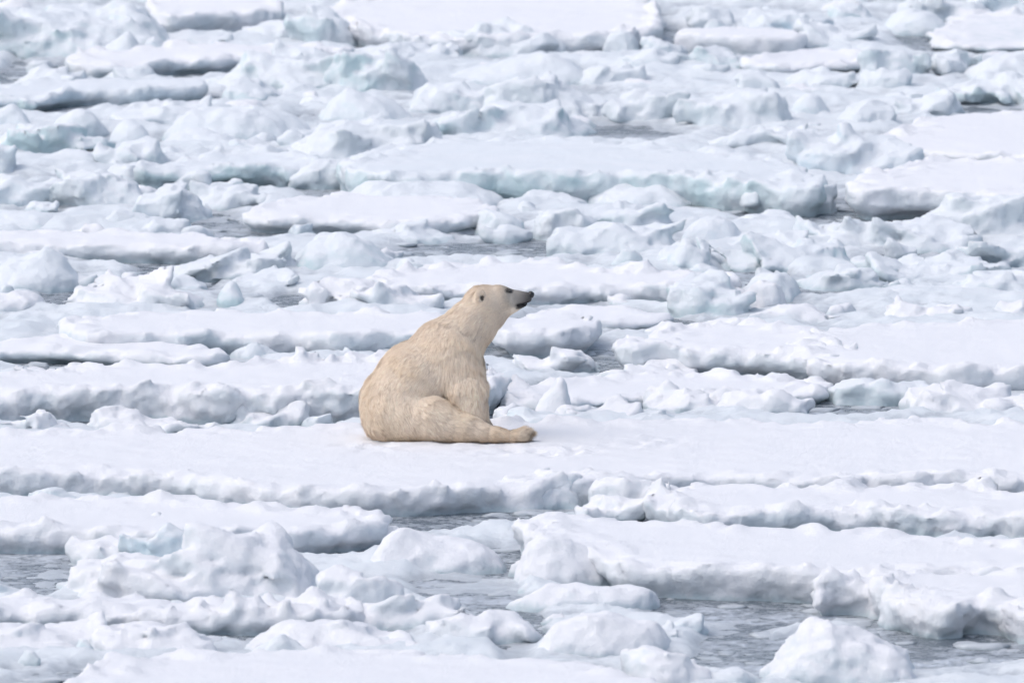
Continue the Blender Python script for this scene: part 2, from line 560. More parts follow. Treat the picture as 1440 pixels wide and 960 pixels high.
plate([(890, 700), (940, 684), (1040, 679), (1240, 680), (1440, 688), (1620, 692), (1620, 735), (1440, 729), (1330, 722), (1180, 717), (1060, 722), (960, 722)], 34,
      'snow floe with ragged rubble front edge between bear floe and scalloped floe', rim=0.12, under=0.06, rough=1.4)
mound(716, 822, 655, 718, 'rounded snow hummock piled on the front rim of the bear floe', depth=0.7)
mound(818, 934, 660, 724, 'broad rounded hummock beside the narrow crack in front of the bear floe', depth=0.7, rough=0.8)
mound(796, 905, 698, 740, 'cluster of fused snow lumps in front of the broad rounded hummock', depth=0.6, rough=1.3)
mound(1195, 1262, 652, 688, 'pointed snow pinnacle on the narrow ridge right of the bear', depth=0.6)
# the bear's floe
BEAR_FLOE_HP = 37
plate([(-170, 612), (0, 606), (200, 602), (400, 600), (700, 592), (900, 590), (1100, 591), (1440, 592), (1620, 595), (1620, 674), (1440, 670), (1200, 674), (950, 670),
       (860, 672), (720, 682), (560, 691), (480, 692), (300, 674), (200, 663), (0, 663), (-170, 663)], BEAR_FLOE_HP,
      'wide flat snow floe that carries the sitting polar bear', rim=0.055, under=0.06, rough=1.2,
      trod=[(*ground(790, 632, .2), 0.42, .07), (*ground(700, 634, .2), 0.5, .03), (*ground(520, 628, .2), 0.4, .05), (*ground(900, 622, .2), 0.5, .04), (*ground(620, 616, .2), 0.9, .02)])
# behind the bear
mound(744, 806, 528, 598, 'upright leaning slab of snow with a sharp tip right of the bear', depth=0.9, cuts=0, slabs=0, under=0.0, cat='ice slab', name='ice_slab',
      prof=[(0, .25), (.3, .5), (.6, .85), (.85, 1.25), (1, 1.2)], rough=0.4)
mound(690, 765, 566, 602, 'low snow heap at the foot of the leaning slab near the bear', depth=0.6)
mound(760, 905, 574, 604, 'crumbly snow ridge along the back rim right of the leaning slab', depth=0.4, rough=1.4)
mound(885, 1085, 545, 586, 'long rubble ridge of broken snow blocks right of the leaning slab', depth=0.5, rough=1.5)
mound(1020, 1150, 545, 590, 'rounded snow hump at the left shore of the small dark pool', depth=0.6)
mound(1168, 1284, 529, 574, 'rounded ice boulder at the distant shore of the small dark pool', I, depth=0.7, cat='ice boulder', name='ice_boulder',
      prof=[(0, .3), (.25, .75), (.48, 1), (.75, .85), (1, .45)])
mound(1260, 1480, 548, 592, 'low snowy bank at the right shore of the small dark pool', depth=0.6)
plate([(684, 548), (760, 534), (900, 524), (1060, 526), (1190, 536), (1150, 553), (1060, 556), (900, 560), (800, 568), (690, 570)], 16,
      'low snow sheet with scattered lumps directly behind the sitting bear', rim=0.10, rough=1.3)
mound(400, 505, 552, 596, 'low ragged snow ridge left of the bear on its floe edge', depth=0.5, rough=1.5)
mound(300, 440, 566, 604, 'small frozen spill of snow lumps left of the ragged ridge', depth=0.5, rough=1.4)
mound(-30, 130, 588, 622, 'snow knobs on the left back rim of the bear floe', depth=0.5, rough=1.5)
mound(110, 300, 580, 616, 'fringe of crumbled snow along the back rim of the bear floe', depth=0.4, rough=1.5)
plate([(-170, 525), (0, 520), (150, 508), (340, 508), (500, 502), (600, 500), (700, 515), (720, 540), (600, 548), (480, 552), (345, 553), (200, 548), (0, 550), (-170, 550)], 46,
      'thick snow floe with hollowed lumpy front wall left of the bear', rim=0.10, under=0.08, rough=1.5)
plate([(-170, 486), (0, 476), (120, 471), (240, 475), (300, 487), (340, 503), (240, 504), (130, 494), (0, 492), (-170, 494)], 20,
      'snow floe with a shadowed hollow lying in front of the long smooth floe', rim=0.06, under=0.10)
plate([(68, 452), (140, 438), (300, 436), (480, 436), (640, 438), (700, 446), (660, 462), (560, 468), (420, 469), (300, 467), (250, 470), (120, 470), (75, 463)], 33,
      'long smooth snow floe with grey wall passing behind the bear', rim=0.03, under=0.10, seed=402)
mound(388, 426, 452, 474, 'small grey snow ball on the rim of the long smooth floe', depth=0.7)
plate([(686, 458), (700, 446), (790, 442), (846, 449), (852, 460), (800, 468), (740, 467), (695, 466)], 38,
      'squared snow block with an overhanging front in front of the bear chest', cat='ice block', name='ice_block', rim=0.03, under=0.12)
plate([(728, 446), (760, 432), (850, 429), (925, 434), (940, 446), (900, 456), (800, 454)], 14,
      'smooth low snow cake behind the squared block', rim=0.03)
plate([(852, 482), (890, 464), (980, 453), (1090, 450), (1170, 464), (1216, 492), (1160, 503), (1080, 494), (1000, 494), (930, 486), (880, 490)], 40,
      'big weathered floe with domed snowy top and hollow grey front', S, rim=0.07, under=0.18, rough=1.3, seed=72)
mound(930, 1130, 446, 492, 'low snow dome resting on the back of the big weathered floe', depth=0.4, rough=0.6, cuts=1)
mound(868, 982, 503, 538, 'peaked snow drift at the foot of the big weathered floe', depth=0.6, cuts=2,
      prof=[(0, .4), (.4, .6), (.7, 1), (1, .3)])
mound(690, 870, 498, 530, 'low brash bank at the water beside the squared block', depth=0.5, rough=1.3)
mound(840, 1000, 520, 548, 'flat snow bank in front of the peaked drift', depth=0.5)
plate([(1090, 478), (1180, 458), (1300, 452), (1440, 450), (1620, 450), (1620, 522), (1440, 518), (1330, 519), (1250, 515), (1180, 514), (1120, 505)], 40,
      'broad smooth snow floe with sloping grey front right of the weathered floe', rim=0.04, under=0.08, seed=430)
mound(1230, 1372, 426, 458, 'row of snow lumps on the back rim of the broad smooth floe', depth=0.45, rough=1.4)
mound(1060, 1180, 430, 462, 'snow hump behind the big weathered floe', depth=0.6)
mound(1390, 1500, 430, 456, 'low snow lump at the right back rim of the broad smooth floe', depth=0.5)
# --- the jumbled belt behind the bear's head
plate([(508, 392), (560, 376), (700, 364), (790, 368), (870, 380), (1000, 384), (1070, 394), (990, 402), (880, 402), (700, 402), (560, 402)], 26,
      'long ridge-backed snow floe directly behind the head of the bear', rim=0.07, under=0.08, rough=1.2)
mound(408, 545, 386, 440, 'rounded snow boulder left of the ridge-backed floe', depth=0.6)
mound(500, 640, 400, 444, 'snowy shoulder in front of the ridge-backed floe, left of the bear head', depth=0.5)
mound(926, 1062, 392, 452, 'blocky ice boulder with teal right end behind the squared block', I, depth=0.7, cat='ice boulder', name='ice_boulder',
      prof=[(0, .6), (.4, 1), (.8, .95), (1, .75)])
mound(1036, 1108, 392, 442, 'rounded snow boulder touching the teal-ended boulder', depth=0.7, cat='ice boulder', name='ice_boulder')
mound(1130, 1260, 384, 412, 'flat pale cake in the lead right of the teal-ended boulder', depth=0.6)
mound(1158, 1232, 376, 410, 'small rounded ice cake beside the dark lead right of the bear head', depth=0.7)
mound(1225, 1440, 362, 402, 'long low teal-tinged bank of ice right of the small rounded cake', I, depth=0.5)
mound(1205, 1400, 400, 430, 'smooth flat snow slab floating along the right lead', depth=0.5, rough=0.6)
mound(1330, 1490, 376, 425, 'snow mound behind the lone lump on the back rim of the broad floe', depth=0.5)
mound(940, 1004, 344, 386, 'small teal ice cube with dark wet side', I, depth=0.8, cuts=4)
mound(986, 1200, 346, 384, 'long layered pale slab right of the teal cube', I, depth=0.5)
mound(946, 1052, 302, 350, 'smooth dome of pale blue ice behind the teal cube', B, depth=0.8, rough=0.5, cuts=0)
mound(1000, 1160, 328, 362, 'layered snow bench right of the pale blue dome', depth=0.6)
mound(1120, 1400, 312, 360, 'broad low snow bank with stepped right end in front of the undercut floe', depth=0.5,
      prof=[(0, .7), (.15, 1), (.4, .85), (.7, .9), (1, .4)])
mound(1152, 1198, 334, 358, 'small rounded lens of blue-green ice in the snow bank', B, depth=0.8, rough=0.4, cuts=0)
mound(1240, 1285, 338, 368, 'small pointed snow lump on the stepped bank', depth=0.8)
mound(1320, 1490, 344, 382, 'flat floe of slushy snow in front of the craggy snow mound', depth=0.5)
mound(770, 950, 306, 366, 'white slab pile left of the pale blue dome', depth=0.6, cuts=4)
mound(690, 742, 316, 344, 'small saddle-shaped snow lump left of the white slab pile', depth=0.8)
mound(816, 984, 255, 298, 'flat-topped pale block with rounded right end in front of the great floe', I, depth=0.55, rough=0.6, cuts=1,
      prof=[(0, .8), (.2, .95), (.6, 1), (.85, .95), (1, .7)])
mound(722, 826, 272, 300, 'small flat cake left of the flat-topped pale block', depth=0.6)
mound(820, 965, 284, 330, 'teal-shadowed slab under the flat-topped pale block', I, depth=0.6, cuts=3)
mound(740, 860, 290, 340, 'sloping snow bench left of the teal-shadowed slab', depth=0.6)
mound(660, 740, 296, 332, 'teal slab end touching the smooth pillow floe', I, depth=0.7, cuts=3)
plate([(332, 302), (370, 286), (480, 268), (590, 268), (690, 280), (705, 296), (660, 308), (560, 312), (470, 306), (380, 308)], 24,
      'smooth pillow-like snow floe with rounded left nose', rim=0.02, under=0.08)
mound(470, 706, 252, 302, 'upper snow tier lying on the back of the smooth pillow floe', depth=0.45, rough=0.6, cuts=1,
      prof=[(0, .7), (.2, 1), (.5, .9), (.85, .85), (1, .6)])
mound(500, 650, 318, 345, 'low slushy cake in front of the pillow floe', depth=0.5)
mound(395, 560, 326, 388, 'large rounded snow boulder at the end of the grey-walled shelf', I, depth=0.6, cuts=2, rough=0.7, cat='ice boulder', name='ice_boulder')
plate([(-170, 332), (0, 326), (100, 322), (280, 326), (400, 342), (380, 350), (200, 347), (0, 340), (-170, 340)], 26,
      'long snow shelf with an even grey front wall', rim=0.05, under=0.05)
mound(252, 298, 318, 346, 'small snow cone on the back of the grey-walled shelf', depth=0.8)
mound(165, 212, 324, 344, 'low snow bump on the grey-walled shelf', depth=0.8)
mound(-40, 124, 348, 416, 'thick snow block with a knob on one shoulder', depth=0.75, rough=0.7, cuts=2,
      prof=[(0, .72), (.45, .74), (.62, 1), (.78, .92), (1, .35)])
mound(95, 142, 388, 410, 'little snow chunk at the right foot of the knobbed block', depth=0.8)
mound(216, 450, 362, 400, 'low lumpy cake of ice floating in front of the grey-walled shelf', depth=0.5, rough=1.2)
mound(330, 445, 388, 414, 'flat ice cake in front of the low lumpy cake', depth=0.6)
mound(215, 305, 392, 414, 'thin flat ice cake right of the dark slush pool', depth=0.7)
mound(85, 310, 402, 444, 'wide low snow bank left of the angular teal piece', depth=0.5)
mound(298, 350, 398, 438, 'angular pale teal ice piece standing in the low snow bank', I, depth=0.8, cuts=5, rough=0.6)
mound(-40, 75, 410, 446, 'low snow bank in front of the knobbed block', depth=0.6)
# --- the great floe and the undercut floe
plate([(462, 240), (500, 212), (600, 197), (720, 196), (860, 200), (960, 208), (1060, 214), (1120, 228), (1182, 256), (1130, 266), (1010, 250), (900, 243), (760, 246), (640, 243), (560, 246)], 44,
      'great snow floe, widest behind the bear head, with a tall grey-green wall', I, rim=0.05, under=0.10, seed=505)
mound(1050, 1190, 236, 304, 'snow-plastered rubble at the right end of the great floe', depth=0.5)
plate([(1190, 258), (1230, 238), (1300, 222), (1440, 224), (1620, 226), (1620, 282), (1440, 276), (1345, 268), (1270, 266), (1205, 268)], 46,
      'snow floe with deeply undercut dark grey front above open water', S, rim=0.05, under=0.22, seed=506)
mound(1296, 1500, 272, 348, 'craggy snow mound in front of the undercut floe', depth=0.6,
      prof=[(0, .25), (.2, .55), (.35, .95), (.7, 1), (1, .9)])
plate([(184, 236), (250, 224), (330, 212), (430, 216), (480, 230), (440, 238), (330, 236), (250, 238)], 28,
      'snow floe with dark patchy front wall left of the great floe', I, rim=0.08, under=0.12, rough=1.3)
mound(228, 314, 238, 268, 'fluted snow block leaning on the dark patchy floe', depth=0.6)
mound(410, 500, 222, 268, 'snow bridge between the great floe and the dark patchy floe', depth=0.5)
mound(60, 210, 236, 298, 'craggy rubble peak of crushed snow beside the fluted block', depth=0.6, cuts=4, rough=1.3)
mound(180, 300, 256, 314, 'crushed snow pile with blue hollow right of the rubble peak', B, depth=0.6, cuts=4, rough=1.3)
mound(240, 390, 260, 298, 'low slushy spit between crushed pile and pillow floe', depth=0.5)
mound(-40, 110, 295, 330, 'smooth rounded bank in front of the rubble peak', I, depth=0.6, rough=0.6)
mound(-40, 70, 244, 296, 'snow pile with a blue dent beside the rubble peak', B, depth=0.6)
mound(138, 232, 298, 326, 'small smooth snow hump behind the grey-walled shelf', depth=0.6)
mound(186, 276, 308, 336, 'rounded snow lump behind the small cone', depth=0.6)
# --- far belt, right
mound(1118, 1310, 186, 254, 'big blue-grey faced block in front of the wedge-shaped snowfield', B, depth=0.55, under=0.16, cuts=3,
      prof=[(0, .6), (.3, .95), (.5, 1), (.8, .8), (1, .6)])
mound(1000, 1170, 180, 216, 'flat snowy ice lying left of the blue-grey faced block', depth=0.5)
plate([(1232, 192), (1290, 168), (1360, 158), (1440, 156), (1620, 156), (1620, 216), (1440, 222), (1340, 218), (1270, 208)], 20,
      'wedge-shaped snowfield floe behind the undercut floe', rim=0.04, under=0.10)
mound(1106, 1174, 131, 175, 'smooth round teal boulder poking from the distant rubble', I, depth=0.9, rough=0.35, cuts=0, cat='ice boulder', name='ice_boulder')
mound(955, 1120, 122, 188, 'broad snow boulder left of the round teal boulder', depth=0.55)
mound(1168, 1270, 138, 186, 'snow hump with shadowed foot right of the round teal boulder', depth=0.6)
mound(1256, 1360, 131, 168, 'sloping snow block behind the wedge-shaped snowfield', depth=0.6,
      prof=[(0, .6), (.3, .8), (.6, 1), (1, .4)])
mound(1200, 1290, 92, 136, 'rounded snow block among the distant rubble behind the sloping block', depth=0.6)
mound(1090, 1210, 95, 132, 'wide white hump among the distant rubble', depth=0.6)
mound(1340, 1500, 98, 152, 'dark-footed ice block with rounded edge in front of the raised slab', I, depth=0.6, under=0.2)
mound(1338, 1500, 66, 118, 'angular raised slab tilted up behind the dark-footed block', depth=0.6, cuts=5, rough=0.6,
      prof=[(0, .35), (.4, .7), (.7, 1), (1, .95)])
mound(1305, 1385, 68, 112, 'snow-capped block with grey-green hollow left of the raised slab', I, depth=0.7, under=0.2)
mound(1210, 1318, 62, 114, 'rounded pale teal hummock left of the snow-capped hollow block', I, depth=0.6)
plate([(1036, 88), (1060, 74), (1180, 68), (1240, 76), (1210, 90), (1100, 94)], 16,
      'small flat snow floe in the rubble beside the pale teal hummock', rim=0.06)
mound(975, 1048, 66, 104, 'square snow block with shaded side left of the small flat floe', I, depth=0.7, cuts=3)
mound(958, 1022, 84, 116, 'rounded snow boulder in front of the square shaded block', depth=0.7)
mound(1020, 1110, 100, 138, 'low rubble hump in front of the small flat floe', depth=0.6)
plate([(940, 44), (965, 38), (1095, 37), (1140, 44), (1110, 51), (960, 50)], 27,
      'straight-edged snow floe with plain grey wall in the distant rubble', rim=0.02, under=0.04, rough=0.6)
mound(1085, 1240, 30, 72, 'sloping snow heap behind the small flat floe', depth=0.5)
mound(960, 1045, 4, 46, 'rough snow pile at the corner of the distant snowfield', depth=0.6, rough=1.3)
mound(1030, 1170, 12, 50, 'bluish snow heap behind the plain grey wall', B, depth=0.5)
mound(1150, 1250, 6, 34, 'dark brash lump at the distant lead', I, depth=0.6)
plate([(1300, 58), (1335, 26), (1360, 18), (1440, 22), (1620, 22), (1620, 62), (1440, 66), (1390, 68), (1310, 66)], 8,
      'flat snowfield floe with blunt corner behind the raised slab', rim=0.06)
mound(1236, 1345, 12, 52, 'flat-topped teal slab beside the blunt-cornered snowfield', I, depth=0.6, rough=0.5)
mound(1250, 1400, -6, 30, 'pale ridge behind the flat-topped teal slab', depth=0.5)
mound(1345, 1500, -14, 24, 'grey-blue wall of ice behind the blunt-cornered snowfield', B, depth=0.5)
# --- far belt, middle
mound(590, 832, 143, 202, 'long boulder with rippled grey side and snow on its back', I, depth=0.5, cuts=2,
      prof=[(0, .4), (.2, .9), (.4, .95), (.8, .9), (1, .35)])
mound(386, 640, 162, 232, 'broad snow bluff sloping down to the left of the rippled boulder', depth=0.5,
      prof=[(0, .5), (.25, .9), (.45, 1), (.75, .7), (1, .4)])
mound(680, 862, 106, 174, 'snow-capped ice heap with sharp crest behind the rippled boulder', depth=0.55, cuts=4,
      prof=[(0, .6), (.25, .95), (.4, 1), (.75, .75), (1, .4)])
mound(560, 700, 118, 164, 'white drift behind the rippled boulder', depth=0.6)
mound(618, 830, 70, 126, 'smooth teal whaleback with steep rounded right end', I, depth=0.55, rough=0.4, cuts=1,
      prof=[(0, .3), (.4, .65), (.65, 1), (.85, .9), (1, .55)])
mound(860, 968, 116, 176, 'snowy boulder at the edge of the distant brash field', depth=0.6)
mound(790, 900, 88, 126, 'broken snow shelf right of the teal whaleback', depth=0.6)
mound(870, 970, 66, 106, 'jumbled snow lump right of the broken shelf', depth=0.6)
mound(640, 800, 34, 84, 'snow hummock at the front rim of the distant snowfield', depth=0.6)
mound(748, 808, 46, 80, 'rounded snow boulder at the front of the distant hummock', depth=0.8, rough=0.6)
mound(845, 900, 38, 80, 'rounded ice boulder with blue edge at the distant snowfield', B, depth=0.8, cuts=2)
mound(890, 970, 54, 84, 'pale ice hump right of the blue-edged boulder', depth=0.6)
plate([(425, 14), (560, -14), (900, -14), (936, 24), (940, 44), (800, 52), (690, 53), (600, 51), (540, 42), (480, 36), (440, 28)], 28,
      'far smooth snowfield with broken grey left wall', rim=0.07, under=0.10, rough=1.2)
mound(414, 510, 8, 68, 'cliffed left corner of the distant snowfield', I, depth=0.6, cuts=3)
mound(498, 660, 58, 92, 'low snow ridge under the distant snowfield wall', depth=0.5, rough=1.2)
mound(436, 584, 120, 180, 'rounded teal-sided hummock left of the white drift', I, depth=0.6, rough=0.6,
      prof=[(0, .5), (.35, 1), (.6, .8), (1, .35)])
mound(284, 500, 74, 134, 'long even ridge of pale ice beside the two-lobed floe', I, depth=0.5, cuts=1,
      prof=[(0, .7), (.3, .85), (.6, 1), (1, .9)])
mound(470, 600, 62, 138, 'rounded shoulder at the right end of the long even ridge', I, depth=0.6)
# --- far belt, left
mound(-30, 252, -10, 84, 'tall rounded ice hummock with a streaked slope', I, depth=0.6, cuts=3,
      prof=[(0, .45), (.3, .7), (.55, .9), (.78, 1), (.9, .8), (1, .35)], name='ice_hummock', cat='ice hummock')
mound(-60, 70, 10, 62, 'snow slope left of the tall hummock', depth=0.6)
plate([(200, 6), (215, -14), (398, -14), (404, 8), (390, 15), (300, 18), (225, 22)], 32,
      'flat snow-topped floe with pale wall right of the tall hummock', rim=0.03, under=0.06)
mound(240, 330, 46, 74, 'low snow fan in front of the pale-walled floe', depth=0.6)
mound(332, 418, 29, 60, 'rounded snow lump at the pale-walled floe corner', depth=0.7)
plate([(78, 84), (110, 70), (240, 66), (340, 60), (430, 62), (520, 66), (430, 76), (290, 84), (200, 90), (120, 90)], 20,
      'floe with two rounded lobes standing on its left end', rim=0.05, under=0.08)
mound(126, 202, 41, 92, 'upright leaning snow lobe on the two-lobed floe', depth=0.7, rough=0.4, cuts=1,
      prof=[(0, .35), (.4, .6), (.7, 1), (.95, .95), (1, .8)])
mound(192, 242, 50, 90, 'rounded bluish lobe beside the leaning snow lobe', B, depth=0.8, rough=0.4, cuts=0)
mound(28, 80, 86, 104, 'small snow cake beside dark water near the two-lobed floe', depth=0.7)
mound(20, 130, 98, 128, 'flat snow lump in front of the small cake', depth=0.6)
mound(140, 220, 92, 118, 'low snow back in front of the two-lobed floe', depth=0.6)
plate([(-60, 130), (30, 116), (130, 110), (270, 110), (296, 120), (200, 128), (105, 128), (60, 138), (-60, 140)], 22,
      'snow floe with a blue-grey hollow front', B, rim=0.04, under=0.12)
mound(-30, 62, 128, 162, 'low green-tinged ice cake at the tip of the blue-grey hollow floe', I, depth=0.6)
mound(140, 300, 140, 184, 'hollow-sided snow hummock in front of the blue-grey floe', depth=0.6, under=0.15)
mound(60, 152, 152, 196, 'smooth snow hump left of the small blue boulder', depth=0.6, rough=0.6)
mound(148, 214, 167, 208, 'small smooth blue boulder with shaded right side', B, depth=0.8, rough=0.4, cuts=1, cat='ice boulder', name='ice_boulder')
mound(222, 440, 146, 204, 'large rounded pale boulder right of the small blue boulder', I, depth=0.5, rough=0.6, cuts=1, cat='ice boulder', name='ice_boulder')
mound(220, 344, 180, 214, 'low snow loaf in front of the large pale boulder', depth=0.6, rough=0.6, cuts=1)
mound(292, 402, 116, 150, 'snow hump with dark wet right end', I, depth=0.6, under=0.2)
mound(380, 460, 116, 144, 'low snow cake right of the wet-ended hump', depth=0.6)
mound(338, 392, 188, 210, 'small snow lump right of the low loaf', depth=0.8)
mound(388, 432, 184, 212, 'small rounded snow chunk at the foot of the broad bluff', depth=0.8)
mound(-30, 56, 148, 190, 'pale blue bank in front of the low green-tinged cake', B, depth=0.6, rough=0.6)
mound(-30, 140, 172, 222, 'wide snow bank with a small teal hollow', I, depth=0.5)
mound(38, 148, 206, 240, 'flat snow raft in front of the wide teal-hollowed bank', depth=0.5, rough=0.6)
mound(-40, 26, 190, 250, 'upright blue ice block at the end of the flat snow raft', B, depth=0.7, cuts=3)
mound(130, 250, 196, 240, 'snow bench behind the dark patchy floe', depth=0.5)
# ------------------------------------------------------------------ loose ice between the floes
rng = np.random.default_rng(21)
# open water that the photograph shows with only thin slush on it (pixels x0, x1, y0, y1)
LEADS = [(0, 115, 785, 835), (440, 530, 766, 782), (590, 720, 805, 858), (940, 1140, 842, 885), (1145, 1275, 560, 590), (838, 875, 498, 522),
         (1060, 1310, 306, 330), (560, 790, 340, 368), (250, 345, 300, 335), (190, 300, 378, 402), (1080, 1260, 392, 414), (0, 36, 88, 126),
         (750, 960, 172, 202), (1330, 1440, 140, 162), (1010, 1360, 900, 950), (380, 450, 415, 438), (1010, 1110, 375, 400), (0, 200, 690, 697),
         (520, 740, 716, 745), (1000, 1250, 0, 6), (1260, 1330, 44, 64), (60, 130, 410, 440), (690, 700, 284, 292), (1250, 1440, 885, 930), (980, 1085, 880, 960), (640, 740, 775, 870), (690, 760, 850, 930)]

def inside(poly, x, y):
    r = False
    n = len(poly)
    for i in range(n):
        ax, ay = poly[i]; bx, by = poly[(i + 1) % n]
        if (ay > y) != (by > y) and x < ax + (y - ay) * (bx - ax) / (by - ay):
            r = not r
    return r

boxes = [(p.min(0), p.max(0), p) for p in FOOT]
def on_floe(x, y, pad=0.0):
    for lo, hi, p in boxes:
        if lo[0] - pad < x < hi[0] + pad and lo[1] - pad < y < hi[1] + pad:
            if inside(p, x, y):
                return True
    return False

def in_lead(px, py):
    return any(a < px < b and c < py < d for a, b, c, d in LEADS)

# a dozen chunk shapes
chunk_meshes = []
for i in range(12):
    W = rng.uniform(0.45, 1.15)
    D = W * rng.uniform(0.6, 0.95)
    n = 8
    pw = []
    for j in range(n):
        a = 2 * math.pi * (j + rng.uniform(-.3, .3)) / n
        r = rng.uniform(.8, 1.1)
        pw.append((0.5 * W * math.cos(a) * r, 0.5 * D * math.sin(a) * r))
    me = ice_mesh('ice_chunk', np.array(pw), rng.uniform(0.10, 0.24) * (0.6 + 0.5 * W), 900 + i, mound=True, cuts=int(rng.integers(1, 5)), rough=rng.uniform(.6, 1.2), under=0.02, slabs=int(rng.integers(0, 4)), step=(0.03, 0.045, 0.025))
    me.materials.append([MAT_HEAP, S, I, MAT_HEAP, B, S][i % 6])
    chunk_meshes.append((me, W))

PREP = ('with', 'beside', 'in', 'at', 'of', 'on', 'below', 'behind', 'above', 'between', 'to', 'along', 'among', 'under', 'from', 'lying', 'standing', 'floating', 'that', 'right', 'left', 'near', 'cut', 'by', 'poking')
def short(label):
    w = label.replace(',', '').split()
    while len(w) > 9:
        i = max((j for j, t in enumerate(w[:-1]) if t in PREP and j > 1), default=9)
        w = w[:i]
        while w[-1] in PREP or w[-1] in ('the', 'a', 'and'):
            w.pop()
    return ' '.join(w)
def chunk_label(x, y, k, size):
    best = min(range(len(FOOT)), key=lambda i: float(((FOOT[i] - np.array([x, y])) ** 2).sum(1).min()))
    tone = ['white', 'white', 'teal-sided', 'white', 'bluish', 'white'][k % 6]
    return ('big ' if size > 0.75 else 'small ' if size < 0.42 else '') + tone + ' loose ice chunk beside the ' + short(FLOE_LABEL[best])
n_chunk = 0
tries = 0
placed = []
while n_chunk < 170 and tries < 9000:
    tries += 1
    px, py = rng.uniform(-40, 1480), rng.uniform(-15, 985)
    if py > 430 and rng.random() < 0.5:
        continue
    x, y = ground(px, py)
    if in_lead(px, py) and rng.random() < 0.85:
        continue
    if on_floe(x, y, 0.1):
        continue
    k = int(rng.integers(len(chunk_meshes)))
    me, W = chunk_meshes[k]
    s = rng.uniform(0.38, 0.9)
    if any((x - a) ** 2 + ((y - b) * .7) ** 2 < (0.36 * (W * s + c)) ** 2 for a, b, c in placed):
        continue
    placed.append((x, y, W * s))
    o = link('ice_chunk', me, loc=(x, y, 0))
    o.rotation_euler = (rng.uniform(-.1, .1), rng.uniform(-.1, .1), rng.uniform(0, 6.28))
    o.scale = (s, s, s * rng.uniform(.7, 1.2))
    tag(o, chunk_label(x, y, k, W * s), 'ice chunk', 'loose ice chunks between the floes')
    n_chunk += 1

# the frozen slush that fills the gaps and thins out over the open leads, one sheet of lumps
sxs = np.arange(-7.6, 7.6, 0.042, dtype=np.float32)
sys_ = np.arange(ground(720, 1010)[1], ground(720, -25)[1], 0.08, dtype=np.float32)
SX, SY = np.meshgrid(sxs, sys_, indexing='ij')
def sn(s, k):
    return noise(np.stack([SX / s + k, SY / (s * 1.1) + k * 1.7, np.full_like(SX, k * 0.37)], -1))
open_w = np.full(SX.shape, -1.0, np.float32)
for a, b, c, d in LEADS:
    gx0, gy0 = ground((a + b) / 2, (c + d) / 2)
    hw_, hd_ = (b - a) / 2 * mpp((c + d) / 2), (ground(720, c)[1] - ground(720, d)[1]) / 2
    open_w = np.maximum(open_w, 1 - np.sqrt(((SX - gx0) / (hw_ * 1.15)) ** 2 + ((SY - gy0) / (hd_ * 1.2)) ** 2))
open_w = sstep(-0.25, 0.25, open_w + 0.5 * sn(1.1, 4.0))
bil = 0.42 * (1 - 2 * abs(sn(1.0, 1.0))) + 0.28 * (1 - 2 * abs(sn(0.45, 2.0))) + 0.18 * (1 - 2.2 * abs(sn(0.2, 3.0))) + 0.10 * sn(0.1, 5.0) + 0.5 * sn(1.7, 6.0)
SH = 0.020 + 0.20 * (bil - 0.40) - 0.085 * open_w
for p in PLATES:                                     # the swell keeps a narrow moat of water along the big floes
    a0, a1 = p.min(0) - 0.7, p.max(0) + 0.7
    i0, i1 = np.searchsorted(sxs, [a0[0], a1[0]]); j0, j1 = np.searchsorted(sys_, [a0[1], a1[1]])
    if i1 - i0 < 2 or j1 - j0 < 2:
        continue
    dd = poly_sdf(p, SX[i0:i1, j0:j1], SY[i0:i1, j0:j1])
    SH[i0:i1, j0:j1] -= 0.08 * sstep(0.5, 0.05, dd + 0.25 * noise(np.stack([SX[i0:i1, j0:j1] / .7, SY[i0:i1, j0:j1] / .7, 0 * dd], -1)))
SH = np.where(SH > 0, SH, SH * 0.6)
SH = SH * np.where(SH > 0, 1 - 0.35 * open_w, 1)
nx_, ny_ = SX.shape
ids = np.arange(nx_ * ny_, dtype=np.int32).reshape(nx_, ny_)
fq = np.stack([ids[:-1, :-1], ids[1:, :-1], ids[1:, 1:], ids[:-1, 1:]], -1)
hq = np.maximum(np.maximum(SH[:-1, :-1], SH[1:, :-1]), np.maximum(SH[1:, 1:], SH[:-1, 1:]))
fq = fq[hq > -0.02]
vs = np.stack([SX, SY, SH], -1).reshape(-1, 3)
us = np.unique(fq)
rm = np.zeros(len(vs), np.int32); rm[us] = np.arange(len(us))
slush = link('slush_ice', make_mesh('slush_ice', vs[us], rm[fq]), MAT_SLUSH)
slush['kind'] = 'stuff'
tag(slush, 'lumpy frozen slush filling the gaps between floes', 'slush ice')

